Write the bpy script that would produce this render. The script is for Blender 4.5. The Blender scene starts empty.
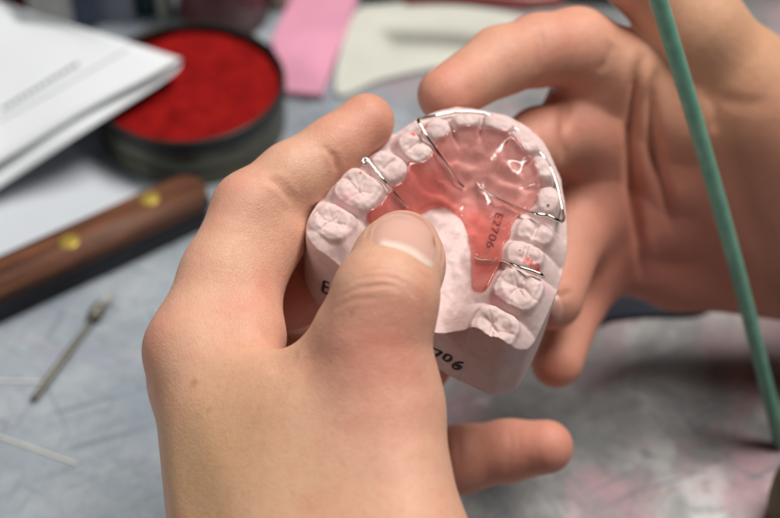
import bpy, bmesh, math, random
import numpy as np
from mathutils import Vector, Matrix
from mathutils.bvhtree import BVHTree

random.seed(4); rng = np.random.default_rng(7)
SC = bpy.context.scene
COL = SC.collection
MM = 0.001
V3 = lambda *a: np.array(a, float)

# ------------------------------------------------------------------ camera geometry (millimetres)
FPX, CX, CY = 1624.0, 390.0, 259.0
PITCH = math.radians(45)
CAM = V3(0, 0, 390)
FW = V3(0, math.cos(PITCH), -math.sin(PITCH)); RT = V3(1, 0, 0); UP = V3(0, math.sin(PITCH), math.cos(PITCH))
def ray(px, py): return FW + RT*(px-CX)/FPX + UP*(CY-py)/FPX
def P(px, py, d): return CAM + ray(px, py)*d
def T(px, py, z=0.0):                       # the point of a sight line at height z above the table
    r = ray(px, py); return CAM + r*((z-CAM[2])/r[2])

# ------------------------------------------------------------------ object helpers
def link(o, parent=None):
    COL.objects.link(o)
    if parent: o.parent = parent
    return o
def tag(o, label, cat, group=None, kind=None):
    if label: o['label'] = label
    if cat: o['category'] = cat
    if group: o['group'] = group
    if kind: o['kind'] = kind
    return o
def empty(name, loc, label, cat, group=None):
    o = bpy.data.objects.new(name, None); o.empty_display_size = .01
    o.location = Vector(loc)*MM; COL.objects.link(o)
    return tag(o, label, cat, group)
def mesh_np(name, verts, faces, mat, parent=None, smooth=True, normals=None):
    """verts in mm (world); faces: list or (n,4)/(n,3) array"""
    me = bpy.data.meshes.new(name)
    verts = np.asarray(verts, float)
    off = np.array(parent.location)/MM if parent is not None and parent.parent is None else V3(0, 0, 0)
    if parent is not None and parent.parent is not None: off = np.array(parent.parent.location)/MM
    if parent is None:
        off = V3(verts[:,0].mean(), verts[:,1].mean(), verts[:,2].min())
    vv = (verts-off)*MM
    if isinstance(faces, np.ndarray):
        n, k = faces.shape
        me.vertices.add(len(vv)); me.vertices.foreach_set('co', vv.astype(np.float32).ravel())
        me.loops.add(n*k); me.loops.foreach_set('vertex_index', faces.astype(np.int32).ravel())
        me.polygons.add(n); me.polygons.foreach_set('loop_start', np.arange(0, n*k, k, dtype=np.int32))
        me.update(calc_edges=True); me.validate()
    else:
        me.from_pydata([tuple(v) for v in vv], [], faces); me.update()
    me.polygons.foreach_set('use_smooth', np.full(len(me.polygons), smooth))
    if normals is not None: me.normals_split_custom_set_from_vertices([tuple(n) for n in normals])
    me.materials.append(mat)
    o = bpy.data.objects.new(name, me); link(o, parent)
    if parent is None: o.location = Vector(off)*MM
    return o
def bm_obj(name, bm, mat, parent=None, smooth=False, bevel=0):
    if bevel:
        bmesh.ops.bevel(bm, geom=[e for e in bm.edges if e.calc_face_angle(0) > .5], offset=bevel, segments=3, affect='EDGES', profile=.6)
    bmesh.ops.recalc_face_normals(bm, faces=bm.faces)
    v = np.array([tuple(x.co) for x in bm.verts]); bm.verts.index_update()
    f = [[x.index for x in fc.verts] for fc in bm.faces]
    bm.free()
    o = mesh_np(name, v, f, mat, parent, smooth)
    return o
def prism(pts, z0, z1):
    bm = bmesh.new()
    a = [bm.verts.new((p[0], p[1], z0)) for p in pts]; b = [bm.verts.new((p[0], p[1], z1)) for p in pts]
    n = len(pts)
    bm.faces.new(a[::-1]); bm.faces.new(b)
    for i in range(n): bm.faces.new((a[i], a[(i+1) % n], b[(i+1) % n], b[i]))
    return bm
def catmull(pts, n=8, closed=False):
    pts = np.asarray(pts, float); m = len(pts); out = []
    idx = range(m if closed else m-1)
    for i in idx:
        if closed: p0, p1, p2, p3 = pts[(i-1) % m], pts[i], pts[(i+1) % m], pts[(i+2) % m]
        else: p0, p1, p2, p3 = pts[max(i-1, 0)], pts[i], pts[i+1], pts[min(i+2, m-1)]
        for t in np.linspace(0, 1, n, endpoint=False):
            out.append(.5*((2*p1)+(-p0+p2)*t+(2*p0-5*p1+4*p2-p3)*t*t+(-p0+3*p1-3*p2+p3)*t**3))
    if not closed: out.append(pts[-1])
    return np.array(out)
def tube(pts, rad, seg=12, flat=None):
    """verts and faces of a round tube; rad scalar or list. flat=(normal, factor) squashes it"""
    pts = np.asarray(pts, float); n = len(pts)
    rad = np.broadcast_to(np.asarray(rad, float), (n,))
    tan = np.gradient(pts, axis=0); tan /= np.linalg.norm(tan, axis=1)[:, None]+1e-12
    u = np.cross(tan[0], [0.3, .2, .9]); u /= np.linalg.norm(u)
    V, F = [], []
    for i in range(n):
        u = u-tan[i]*np.dot(u, tan[i]); u /= np.linalg.norm(u); w = np.cross(tan[i], u)
        for k in range(seg):
            a = 2*math.pi*k/seg; o = (u*math.cos(a)+w*math.sin(a))*rad[i]
            if flat is not None: o = o-flat[0]*np.dot(o, flat[0])*(1-flat[1])
            V.append(pts[i]+o)
    for i in range(n-1):
        for k in range(seg):
            F.append([i*seg+k, i*seg+(k+1) % seg, (i+1)*seg+(k+1) % seg, (i+1)*seg+k])
    V.append(pts[0]-tan[0]*rad[0]*.5); V.append(pts[-1]+tan[-1]*rad[-1]*.5)
    for k in range(seg):
        F.append([n*seg, (k+1) % seg, k]); F.append([n*seg+1, (n-1)*seg+k, (n-1)*seg+(k+1) % seg])
    return np.array(V), F
def lathe(prof, c, seg=64, axis=None):
    """profile [(r,z)] turned round the vertical through c (mm), or round axis"""
    V, F = [], []
    if axis is None: ax = V3(0, 0, 1)
    else: ax = axis/np.linalg.norm(axis)
    u = np.cross(ax, [0, 1, 0.01]); u /= np.linalg.norm(u); w = np.cross(ax, u)
    for r, z in prof:
        for k in range(seg):
            a = 2*math.pi*k/seg; V.append(c+ax*z+(u*math.cos(a)+w*math.sin(a))*r)
    m = len(prof)
    for i in range(m-1):
        for k in range(seg): F.append([i*seg+k, i*seg+(k+1) % seg, (i+1)*seg+(k+1) % seg, (i+1)*seg+k])
    if prof[0][0] > 1e-6: F.append(list(range(seg))[::-1])
    if prof[-1][0] > 1e-6: F.append([(m-1)*seg+k for k in range(seg)])
    return np.array(V), F

# ------------------------------------------------------------------ distance fields on a grid
def smin(a, b, k):
    h = np.maximum(k-np.abs(a-b), 0)/k
    return np.minimum(a, b)-h*h*k*.25
def smax(a, b, k): return -smin(-a, -b, k)
class Grid:
    def __init__(s, lo, hi, h):
        s.lo = np.asarray(lo, float); s.h = h
        s.n = np.ceil((np.asarray(hi)-s.lo)/h).astype(int)+1
        s.ax = [s.lo[i]+h*np.arange(s.n[i]) for i in range(3)]
    def new(s): return np.full(s.n, 1e3, np.float32)
    def block(s, lo, hi):
        i0 = np.clip(np.floor((lo-s.lo)/s.h).astype(int), 0, s.n); i1 = np.clip(np.ceil((hi-s.lo)/s.h).astype(int)+1, 0, s.n)
        sl = tuple(slice(a, b) for a, b in zip(i0, i1))
        X = s.ax[0][sl[0]].astype(np.float32)[:, None, None]; Y = s.ax[1][sl[1]].astype(np.float32)[None, :, None]; Z = s.ax[2][sl[2]].astype(np.float32)[None, None, :]
        return sl, X, Y, Z
    def cone(s, f, a, b, ra, rb, k, flat=None, mode='add'):
        m = max(ra, rb)*(flat[1] if flat and flat[1] > 1 else 1)+k+3*s.h
        sl, X, Y, Z = s.block(np.minimum(a, b)-m, np.maximum(a, b)+m)
        if f[sl].size == 0: return
        ba = b-a; L = float(np.dot(ba, ba))+1e-9
        t = np.clip(((X-a[0])*ba[0]+(Y-a[1])*ba[1]+(Z-a[2])*ba[2])/L, 0, 1)
        qx = X-a[0]-t*ba[0]; qy = Y-a[1]-t*ba[1]; qz = Z-a[2]-t*ba[2]
        if flat:
            w, fac = flat; dq = (qx*w[0]+qy*w[1]+qz*w[2])*(1-1/fac)
            qx = qx-dq*w[0]; qy = qy-dq*w[1]; qz = qz-dq*w[2]
        d = np.sqrt(qx*qx+qy*qy+qz*qz)-(ra+(rb-ra)*t)
        if mode == 'add': f[sl] = smin(f[sl], d.astype(np.float32), k)
        else: f[sl] = smax(f[sl], -d.astype(np.float32), k)
    def tri(s, f, a, b, c, r, k):
        m = r+k+3*s.h
        sl, X, Y, Z = s.block(np.minimum(np.minimum(a, b), c)-m, np.maximum(np.maximum(a, b), c)+m)
        nrm = np.cross(b-a, c-a)
        inside = None; d2 = None
        for p, q in ((a, b), (b, c), (c, a)):
            e = q-p; cr = np.cross(e, nrm)
            vx, vy, vz = X-p[0], Y-p[1], Z-p[2]
            sg = (vx*cr[0]+vy*cr[1]+vz*cr[2]) <= 0
            inside = sg if inside is None else inside & sg
            t = np.clip((vx*e[0]+vy*e[1]+vz*e[2])/np.dot(e, e), 0, 1)
            dd = (vx-t*e[0])**2+(vy-t*e[1])**2+(vz-t*e[2])**2
            d2 = dd if d2 is None else np.minimum(d2, dd)
        pl = ((X-a[0])*nrm[0]+(Y-a[1])*nrm[1]+(Z-a[2])*nrm[2])**2/np.dot(nrm, nrm)
        d = np.sqrt(np.where(inside, pl, d2))-r
        f[sl] = smin(f[sl], d.astype(np.float32), k)
def surface_nets(F, lo, h):
    S = F < 0
    n = np.array(F.shape)-1
    cnt = np.zeros(n, np.int8)
    for dx in (0, 1):
        for dy in (0, 1):
            for dz in (0, 1): cnt += S[dx:n[0]+dx, dy:n[1]+dy, dz:n[2]+dz]
    act = np.argwhere((cnt > 0) & (cnt < 8))
    idx = np.full(n, -1, np.int32); idx[tuple(act.T)] = np.arange(len(act))
    C = [(i, j, k) for i in (0, 1) for j in (0, 1) for k in (0, 1)]
    val = {c: F[act[:, 0]+c[0], act[:, 1]+c[1], act[:, 2]+c[2]].astype(float) for c in C}
    acc = np.zeros((len(act), 3)); w = np.zeros(len(act))
    for c in C:
        for ax in range(3):
            if c[ax]: continue
            e = list(c); e[ax] = 1; e = tuple(e)
            a, b = val[c], val[e]; m = (a < 0) != (b < 0)
            t = np.where(m, a/np.where(m, a-b, 1), 0)
            p = np.repeat(np.array(c, float)[None], len(act), 0); p[:, ax] += t
            acc += p*m[:, None]; w += m
    v = lo+h*(act+acc/w[:, None])
    faces = []
    for ax in range(3):
        o = [i for i in range(3) if i != ax]
        sa = [slice(None)]*3; sb = [slice(None)]*3; sa[ax] = slice(0, -1); sb[ax] = slice(1, None)
        A, B = S[tuple(sa)], S[tuple(sb)]
        e = np.argwhere(A != B)
        ok = (e[:, o[0]] > 0) & (e[:, o[1]] > 0) & (e[:, o[0]] < n[o[0]]) & (e[:, o[1]] < n[o[1]])
        e = e[ok]
        flip = A[tuple(e.T)]
        q = []
        for d0, d1 in ((0, 0), (-1, 0), (-1, -1), (0, -1)):
            g = e.copy(); g[:, o[0]] += d0; g[:, o[1]] += d1; q.append(idx[tuple(g.T)])
        q = np.stack(q, 1)
        if ax == 1: flip = ~flip
        q[~flip] = q[~flip][:, ::-1]
        faces.append(q)
    return v, np.concatenate(faces)
def relax(v, f, it=4, lam=.5, mu=-.52):
    e = np.concatenate([f[:, [0, 1]], f[:, [1, 2]], f[:, [2, 3]], f[:, [3, 0]]])
    n = len(v); deg = np.bincount(e.ravel(), minlength=n)[:, None]
    for i in range(it):
        for l in (lam, mu):
            s = np.stack([np.bincount(e[:, 0], v[e[:, 1], k], n)+np.bincount(e[:, 1], v[e[:, 0], k], n) for k in range(3)], 1)
            v = v+l*(s/deg-v)
    return v
def vnormals(v, f):
    fn = np.cross(v[f[:, 2]]-v[f[:, 0]], v[f[:, 3]]-v[f[:, 1]])
    n = np.stack([sum(np.bincount(f[:, j], fn[:, k], len(v)) for j in range(4)) for k in range(3)], 1)
    return n/(np.linalg.norm(n, axis=1)[:, None]+1e-12)
def vnoise(p, scale, seed=0):
    """smooth value noise in -1..1 at points p (n,dim 2 or 3)"""
    q = np.asarray(p, float)/scale; i = np.floor(q).astype(int); f = q-i; f = f*f*(3-2*f)
    def hsh(c):
        hh = (c[..., 0]*374761393+c[..., 1]*668265263+(c[..., 2]*1274126177 if c.shape[-1] > 2 else 0)+seed*974711) & 0x7fffffff
        hh = ((hh ^ (hh >> 13))*1274126177) & 0x7fffffff
        return ((hh ^ (hh >> 16)) & 0xffff)/32767.5-1
    dim = q.shape[-1]; out = 0
    for c in range(2**dim):
        o = np.array([(c >> b) & 1 for b in range(dim)])
        w = np.prod(np.where(o, f, 1-f), axis=-1); out = out+w*hsh(i+o)
    return out
def poly_sdf(X, Y, poly):
    d = np.full(X.shape, 1e9); ins = np.zeros(X.shape, bool); n = len(poly)
    for i in range(n):
        a, b = poly[i], poly[(i+1) % n]; e = b-a
        t = np.clip(((X-a[0])*e[0]+(Y-a[1])*e[1])/(e@e+1e-12), 0, 1)
        d = np.minimum(d, (X-a[0]-t*e[0])**2+(Y-a[1]-t*e[1])**2)
        c = ((a[1] > Y) != (b[1] > Y)) & (X < (b[0]-a[0])*(Y-a[1])/(b[1]-a[1]+1e-12)+a[0])
        ins ^= c
    return np.where(ins, -1, 1)*np.sqrt(d)
def line_dist(X, Y, pl):
    d = np.full(X.shape, 1e9)
    for a, b in zip(pl[:-1], pl[1:]):
        e = b-a; t = np.clip(((X-a[0])*e[0]+(Y-a[1])*e[1])/(e@e+1e-12), 0, 1)
        d = np.minimum(d, (X-a[0]-t*e[0])**2+(Y-a[1]-t*e[1])**2)
    return np.sqrt(d)
def blur2(a, r):
    for ax in (0, 1):
        for _ in range(3):
            pad = [(0, 0), (0, 0)]; pad[ax] = (r+1, r)
            c = np.cumsum(np.pad(a, pad, mode='edge'), axis=ax)
            n = a.shape[ax]
            a = (np.take(c, np.arange(2*r+1, 2*r+1+n), ax)-np.take(c, np.arange(0, n), ax))/(2*r+1)
    return a

# ------------------------------------------------------------------ materials
def newmat(name):
    m = bpy.data.materials.new(name); m.use_nodes = True
    nt = m.node_tree; b = nt.nodes['Principled BSDF']
    return m, nt, b
def N(nt, kind, **kw):
    n = nt.nodes.new('ShaderNode'+kind)
    for k, v in kw.items():
        if k in n.inputs: n.inputs[k].default_value = v
        else: setattr(n, k, v)
    return n
def coords(nt, kind='Object'):
    return N(nt, 'TexCoord').outputs[kind]
def noise(nt, co, scale, detail=4, rough=.55, dist=0):
    n = N(nt, 'TexNoise', Scale=scale, Detail=detail, Roughness=rough, Distortion=dist); nt.links.new(co, n.inputs['Vector']); return n.outputs['Fac']
def ramp(nt, fac, stops):
    r = N(nt, 'ValToRGB'); el = r.color_ramp.elements
    while len(el) < len(stops): el.new(.5)
    for e, (p, c) in zip(el, stops): e.position = p; e.color = (*c, 1) if len(c) == 3 else c
    nt.links.new(fac, r.inputs['Fac']); return r.outputs['Color']
def mixc(nt, fac, a, b, mode='MIX'):
    m = N(nt, 'Mix', data_type='RGBA', blend_type=mode)
    for s, x in ((m.inputs['Factor'], fac), (m.inputs[6], a), (m.inputs[7], b)):
        if isinstance(x, (int, float)): s.default_value = x
        elif isinstance(x, tuple): s.default_value = (*x, 1)
        else: nt.links.new(x, s)
    return m.outputs[2]
def bump(nt, h, strength, dist, prev=None):
    b = N(nt, 'Bump', Strength=strength, Distance=dist); nt.links.new(h, b.inputs['Height'])
    if prev is not None: nt.links.new(prev, b.inputs['Normal'])
    return b.outputs['Normal']
def simple(name, c, rough=.5, metal=0, var=.12, scale=60, bstr=0, bdist=.0003, spec=.5, bscale=None):
    m, nt, b = newmat(name); co = coords(nt)
    f = noise(nt, co, scale)
    lo = tuple(x*(1-var) for x in c); hi = tuple(min(1, x*(1+var)) for x in c)
    nt.links.new(ramp(nt, f, [(.3, lo), (.7, hi)]), b.inputs['Base Color'])
    b.inputs['Roughness'].default_value = rough; b.inputs['Metallic'].default_value = metal; b.inputs['Specular IOR Level'].default_value = spec
    if bstr: nt.links.new(bump(nt, noise(nt, co, bscale or scale*6), bstr, bdist), b.inputs['Normal'])
    return m
def skin_mat():
    m, nt, b = newmat('skin'); co = coords(nt)
    a = N(nt, 'Attribute', attribute_name='flush')
    big = noise(nt, co, 60, 7, .68, .3)
    base = ramp(nt, big, [(.28, (.64, .29, .20)), (.42, (.65, .35, .245)), (.58, (.655, .385, .265)), (.75, (.69, .41, .31))])
    fl = N(nt, 'SeparateColor'); nt.links.new(a.outputs['Color'], fl.inputs[0])
    c1 = mixc(nt, fl.outputs[0], base, (.60, .21, .155))
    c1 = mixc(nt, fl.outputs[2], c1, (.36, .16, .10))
    c1 = mixc(nt, fl.outputs[1], c1, (.56, .345, .17))
    spots = ramp(nt, noise(nt, co, 420, 3, .6), [(.28, (.90, .86, .83)), (.52, (1, 1, 1)), (.75, (1.0, 1.0, 1.0))])
    c1 = mixc(nt, .6, c1, spots, 'MULTIPLY')
    nt.links.new(c1, b.inputs['Base Color'])
    b.inputs['Subsurface Weight'].default_value = .28
    b.inputs['Subsurface Radius'].default_value = (1.0, .38, .2); b.inputs['Subsurface Scale'].default_value = .0020
    b.inputs['Specular IOR Level'].default_value = .38
    rr = N(nt, 'MapRange'); rr.inputs['To Min'].default_value = .42; rr.inputs['To Max'].default_value = .62
    nt.links.new(noise(nt, co, 300), rr.inputs['Value']); nt.links.new(rr.outputs[0], b.inputs['Roughness'])
    vo = N(nt, 'TexVoronoi', Scale=1500, feature='DISTANCE_TO_EDGE'); 
    wob = N(nt, 'TexNoise', Scale=500); nt.links.new(co, wob.inputs['Vector'])
    mp = N(nt, 'Mapping'); mp.inputs['Scale'].default_value = (1, .62, .62); vm = N(nt, 'VectorMath', operation='MULTIPLY_ADD'); nt.links.new(wob.outputs['Color'], vm.inputs[0]); vm.inputs[1].default_value = (.0009, .0009, .0009); nt.links.new(co, vm.inputs[2])
    nt.links.new(vm.outputs[0], mp.inputs['Vector'])
    nt.links.new(mp.outputs[0], vo.inputs['Vector'])
    n1 = bump(nt, ramp(nt, vo.outputs['Distance'], [(0, (0, 0, 0)), (.16, (1, 1, 1))]), .32, .00012)
    n2 = bump(nt, noise(nt, co, 260, 5, .65), .45, .0005, n1)
    nt.links.new(n2, b.inputs['Normal'])
    return m
def nail_mat():
    m, nt, b = newmat('nail'); co = coords(nt)
    a = N(nt, 'Attribute', attribute_name='nailmap'); s = N(nt, 'SeparateColor'); nt.links.new(a.outputs['Color'], s.inputs[0])
    c = mixc(nt, s.outputs[0], (.66, .39, .32), (.80, .64, .55))
    c = mixc(nt, s.outputs[1], c, (.30, .13, .03))
    nt.links.new(c, b.inputs['Base Color'])
    b.inputs['Roughness'].default_value = .2; b.inputs['Subsurface Weight'].default_value = .25; b.inputs['Subsurface Scale'].default_value = .0015
    mp = N(nt, 'Mapping'); mp.inputs['Scale'].default_value = (1, .1, .1); nt.links.new(co, mp.inputs['Vector'])
    nt.links.new(bump(nt, noise(nt, mp.outputs[0], 900), .15, .0001), b.inputs['Normal'])
    return m
def plaster_mat():
    m, nt, b = newmat('pink_plaster'); co = coords(nt)
    f = noise(nt, co, 160, 6, .65)
    c = ramp(nt, f, [(.3, (.60, .435, .415)), (.5, (.66, .50, .48)), (.7, (.71, .565, .54))])
    at = N(nt, 'Attribute', attribute_name='wax'); s = N(nt, 'SeparateColor'); nt.links.new(at.outputs['Color'], s.inputs[0])
    c = mixc(nt, s.outputs[0], c, (.70, .07, .04))
    c = mixc(nt, s.outputs[1], c, (.70, .43, .45))
    c = mixc(nt, s.outputs[2], c, (.04, .04, .045))
    nt.links.new(c, b.inputs['Base Color'])
    b.inputs['Roughness'].default_value = .62; b.inputs['Specular IOR Level'].default_value = .35
    b.inputs['Subsurface Weight'].default_value = .12; b.inputs['Subsurface Scale'].default_value = .0012
    n1 = bump(nt, noise(nt, co, 1500, 4, .6), .22, .00012)
    n2 = bump(nt, noise(nt, co, 420, 4, .6), .3, .0003, n1)
    nt.links.new(n2, b.inputs['Normal'])
    return m
def acrylic_mat():
    m, nt, b = newmat('pink_acrylic'); co = coords(nt)
    at = N(nt, 'Attribute', attribute_name='tone'); s = N(nt, 'SeparateColor'); nt.links.new(at.outputs['Color'], s.inputs[0])
    mott = noise(nt, co, 280, 6, .66, .8)
    tint = mixc(nt, s.outputs[0], (.97, .54, .50), (.998, .79, .76))
    tint = mixc(nt, .5, tint, ramp(nt, mott, [(.32, (.70, .46, .45)), (.5, (.97, .90, .90)), (.7, (1, 1, 1))]), 'MULTIPLY')
    tr = N(nt, 'BsdfTransparent'); nt.links.new(tint, tr.inputs['Color'])
    body = N(nt, 'BsdfPrincipled'); nt.links.new(mixc(nt, s.outputs[0], (.68, .25, .22), (.95, .60, .57)), body.inputs['Base Color'])
    body.inputs['Subsurface Weight'].default_value = .4; body.inputs['Subsurface Scale'].default_value = .002; body.inputs['Roughness'].default_value = .5; body.inputs['Specular IOR Level'].default_value = 0
    mx = N(nt, 'MixShader'); nt.links.new(tr.outputs[0], mx.inputs[1]); nt.links.new(body.outputs[0], mx.inputs[2])
    fr0 = N(nt, 'MapRange'); fr0.inputs['To Min'].default_value = .26; fr0.inputs['To Max'].default_value = .12
    nt.links.new(s.outputs[0], fr0.inputs['Value']); nt.links.new(fr0.outputs[0], mx.inputs[0])
    gl = N(nt, 'BsdfGlossy', Roughness=.045)
    n2 = bump(nt, noise(nt, co, 300, 3, .5, .5), .10, .0006)
    nt.links.new(n2, gl.inputs['Normal'])
    fr = N(nt, 'Fresnel', IOR=1.5); nt.links.new(n2, fr.inputs['Normal'])
    geo = N(nt, 'NewGeometry'); ior = N(nt, 'MapRange'); ior.inputs['To Min'].default_value = 1.5; ior.inputs['To Max'].default_value = 1.0
    nt.links.new(geo.outputs['Backfacing'], ior.inputs['Value']); nt.links.new(ior.outputs[0], fr.inputs['IOR'])
    m2 = N(nt, 'MixShader'); nt.links.new(fr.outputs[0], m2.inputs[0]); nt.links.new(mx.outputs[0], m2.inputs[1]); nt.links.new(gl.outputs[0], m2.inputs[2])
    nt.links.new(m2.outputs[0], nt.nodes['Material Output'].inputs['Surface'])
    return m
def table_mat():
    m, nt, b = newmat('table_top'); co = coords(nt)
    sep = N(nt, 'SeparateXYZ'); nt.links.new(co, sep.inputs[0])
    left = ramp(nt, noise(nt, co, 26, 6, .6), [(.3, (.225, .265, .305)), (.5, (.29, .33, .37)), (.72, (.37, .41, .445))])
    right = ramp(nt, noise(nt, co, 42, 8, .68, .4), [(.28, (.13, .14, .14)), (.45, (.23, .235, .235)), (.58, (.33, .33, .325)), (.74, (.54, .53, .52))])
    wob = noise(nt, co, 22, 4)
    ad = N(nt, 'Math', operation='MULTIPLY_ADD'); nt.links.new(wob, ad.inputs[0]); ad.inputs[1].default_value = .08; nt.links.new(sep.outputs[0], ad.inputs[2])
    side = N(nt, 'MapRange'); nt.links.new(ad.outputs[0], side.inputs['Value'])
    side.inputs['From Min'].default_value = .02; side.inputs['From Max'].default_value = .075
    # plaster splashes: pale patches with a dark pit
    vo = N(nt, 'TexVoronoi', Scale=42); dw = N(nt, 'Mix', data_type='VECTOR'); 
    ns = N(nt, 'TexNoise', Scale=120, Detail=4); nt.links.new(co, ns.inputs['Vector'])
    vm = N(nt, 'VectorMath', operation='MULTIPLY_ADD'); nt.links.new(ns.outputs['Color'], vm.inputs[0]); vm.inputs[1].default_value = (.012, .012, .012); nt.links.new(co, vm.inputs[2])
    nt.links.new(vm.outputs[0], vo.inputs['Vector'])
    ring = ramp(nt, vo.outputs['Distance'], [(.06, (0, 0, 0)), (.14, (1, 1, 1)), (.24, (.8, .8, .8)), (.38, (0, 0, 0))])
    gate = ramp(nt, noise(nt, co, 19, 3), [(.40, (0, 0, 0)), (.55, (.9, .9, .9))])
    sp = mixc(nt, 1.0, ring, gate, 'MULTIPLY')
    right = mixc(nt, sp, right, (.62, .61, .61))
    pink = ramp(nt, noise(nt, co, 31, 5, .6, .3), [(.48, (0, 0, 0)), (.66, (.65, .65, .65))])
    right = mixc(nt, pink, right, (.50, .27, .31))
    pl = ramp(nt, noise(nt, co, 48, 5, .6, .5), [(.54, (0, 0, 0)), (.70, (.6, .6, .6))])
    left = mixc(nt, pl, left, (.30, .26, .36))
    bl = ramp(nt, noise(nt, co, 75, 6, .65, .4), [(.50, (0, 0, 0)), (.68, (.35, .35, .35))])
    left = mixc(nt, bl, left, (.48, .50, .51))
    c = mixc(nt, side.outputs[0], left, right)
    fine = ramp(nt, noise(nt, co, 520, 3, .6), [(.60, (0, 0, 0)), (.72, (.5, .5, .5))])
    c = mixc(nt, fine, c, (.20, .20, .23))
    # knife scratches
    for ang, sc in ((.5, 1.0), (1.9, 1.3), (-.35, .8), (1.1, .7), (2.6, .9)):
        m0 = N(nt, 'Mapping'); m0.inputs['Rotation'].default_value = (0, 0, ang); nt.links.new(co, m0.inputs['Vector']); mp = N(nt, 'Mapping'); mp.inputs['Location'].default_value = (ang*3, ang, 0); mp.inputs['Scale'].default_value = (22*sc, 480*sc, 1); nt.links.new(m0.outputs[0], mp.inputs['Vector'])
        sc_ = ramp(nt, noise(nt, mp.outputs[0], 1.0, 2, .5), [(.64, (0, 0, 0)), (.70, (.62, .62, .62))])
        c = mixc(nt, sc_, c, (.14, .16, .20))
    sm = ramp(nt, noise(nt, co, 300, 6, .7), [(.35, (.84, .84, .85)), (.6, (1, 1, 1))])
    c = mixc(nt, .8, c, sm, 'MULTIPLY')
    nt.links.new(c, b.inputs['Base Color'])
    b.inputs['Roughness'].default_value = .45
    nt.links.new(bump(nt, noise(nt, co, 420, 5), .25, .0004), b.inputs['Normal'])
    return m
def wood_mat():
    m, nt, b = newmat('handle_wood'); co = coords(nt)
    m0 = N(nt, 'Mapping'); m0.inputs['Rotation'].default_value = (0, 0, -KANG); nt.links.new(co, m0.inputs['Vector']); mp = N(nt, 'Mapping'); mp.inputs['Scale'].default_value = (22, 300, 300); nt.links.new(m0.outputs[0], mp.inputs['Vector'])
    f = noise(nt, mp.outputs[0], 1.0, 5, .65, .6)
    nt.links.new(ramp(nt, f, [(.30, (.025, .010, .006)), (.46, (.11, .038, .017)), (.54, (.15, .053, .023)), (.70, (.27, .11, .05))]), b.inputs['Base Color'])
    b.inputs['Roughness'].default_value = .62
    nt.links.new(bump(nt, f, .4, .0006), b.inputs['Normal'])
    return m

SKIN = skin_mat(); NAIL = nail_mat(); PLASTER = plaster_mat(); ACRYL = acrylic_mat(); TABLE = table_mat()
STEEL = simple('wire_steel', (.74, .72, .68), .16, 1, .06, 300)
INK = simple('black_ink', (.012, .012, .014), .5, 0, .2, 600)
PRINT = simple('printed_ink', (.05, .015, .02), .4, 0, .2, 600)

# ------------------------------------------------------------------ table (setting)
tb = prism([(-700, -250), (700, -250), (700, 800), (-700, 800)], -30, 0)
t = bm_obj('table', tb, TABLE, bevel=3); tag(t, 'worn grey work bench top with scratches and stains', 'table', kind='structure')

# ------------------------------------------------------------------ the plaster cast
NRM = V3(.065, .5, .864); NRM /= np.linalg.norm(NRM)            # in right / up / towards-camera
NW = RT*NRM[0]+UP*NRM[1]-FW*NRM[2]
E1 = RT*.866+UP*(-.433)+FW*(-.25); E1 -= NW*np.dot(E1, NW); E1 /= np.linalg.norm(E1)
E2 = np.cross(NW, E1)
O = P(420, 290, 376)
def L2W(p): p = np.asarray(p, float); return O+p[..., :1]*E1+p[..., 1:2]*E2+p[..., 2:3]*NW
def W2L(p): q = np.asarray(p, float)-O; return np.stack([q@E1, q@E2, q@NW], -1)
def at(px, py, z):                           # point of a sight line at height z over the bite plane, in cast coordinates
    r = ray(px, py); s = (z-np.dot(CAM-O, NW))/np.dot(r, NW); return W2L(CAM+r*s)

rim = [(306,230,-2.8),(315,204,-3.2),(341,171,-5),(384,140,-6.2),(423,120,-7.4),(450,113,-8.5),(480,110,-9),(512,117,-9),(541,139,-9),
       (556,169,-9),(563,200,-9),(567,240,-9),(562,275,-8.5),(550,310,-8),(533,343,-7),(521,351,-6),
       (505,352,-5),(490,348,-6),(470,341,-7),(465,339,-7),(430,319,-7),(385,291,-6),(335,261.5,-3.8),(328,257,-3.4),(313,247,-3)]
RIM = np.array([at(*p)[:2] for p in rim])
RIMS = catmull(RIM, 5, True)
# (px, py, kind, mesiodistal half, buccolingual half)
teeth = [(333,221,'molar',4.7,5.0),(359,188,'molar',5.1,5.2),(389,163,'premolar',3.5,4.3),(415,144,'premolar',3.4,4.2),
         (438,127,'canine',3.6,2.6),(467,118.5,'incisor',3.4,1.7),(498,122,'incisor',4.1,1.8),(525,140,'incisor',4.0,1.8),(543,166,'incisor',3.3,1.7),
         (549,197,'canine',3.7,2.5),(536,230,'premolar',3.2,4.2),(526,252,'premolar',3.3,4.3),(519,287,'molar',5.1,5.3),(495,326,'molar',4.9,5.2)]
TC = np.array([at(a, b, -.6)[:2] for a, b, *_ in teeth])
arch = catmull(np.concatenate([[TC[0]+(TC[0]-TC[1])*.9], TC, [TC[-1]+(TC[-1]-TC[-2])*.9]]), 6)
HG = .2
lo2 = RIM.min(0)-2; hi2 = RIM.max(0)+2
gx = np.arange(lo2[0], hi2[0], HG); gy = np.arange(lo2[1], hi2[1], HG)
GX, GY = np.meshgrid(gx, gy, indexing='ij'); PT = np.stack([GX, GY], -1)
dist = line_dist(GX, GY, arch)
inner = poly_sdf(GX, GY, arch) < 0
prs = poly_sdf(GX, GY, RIMS)
ss = lambda x, a, b: (lambda t: t*t*(3-2*t))(np.clip((x-a)/(b-a), 0, 1))
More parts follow.
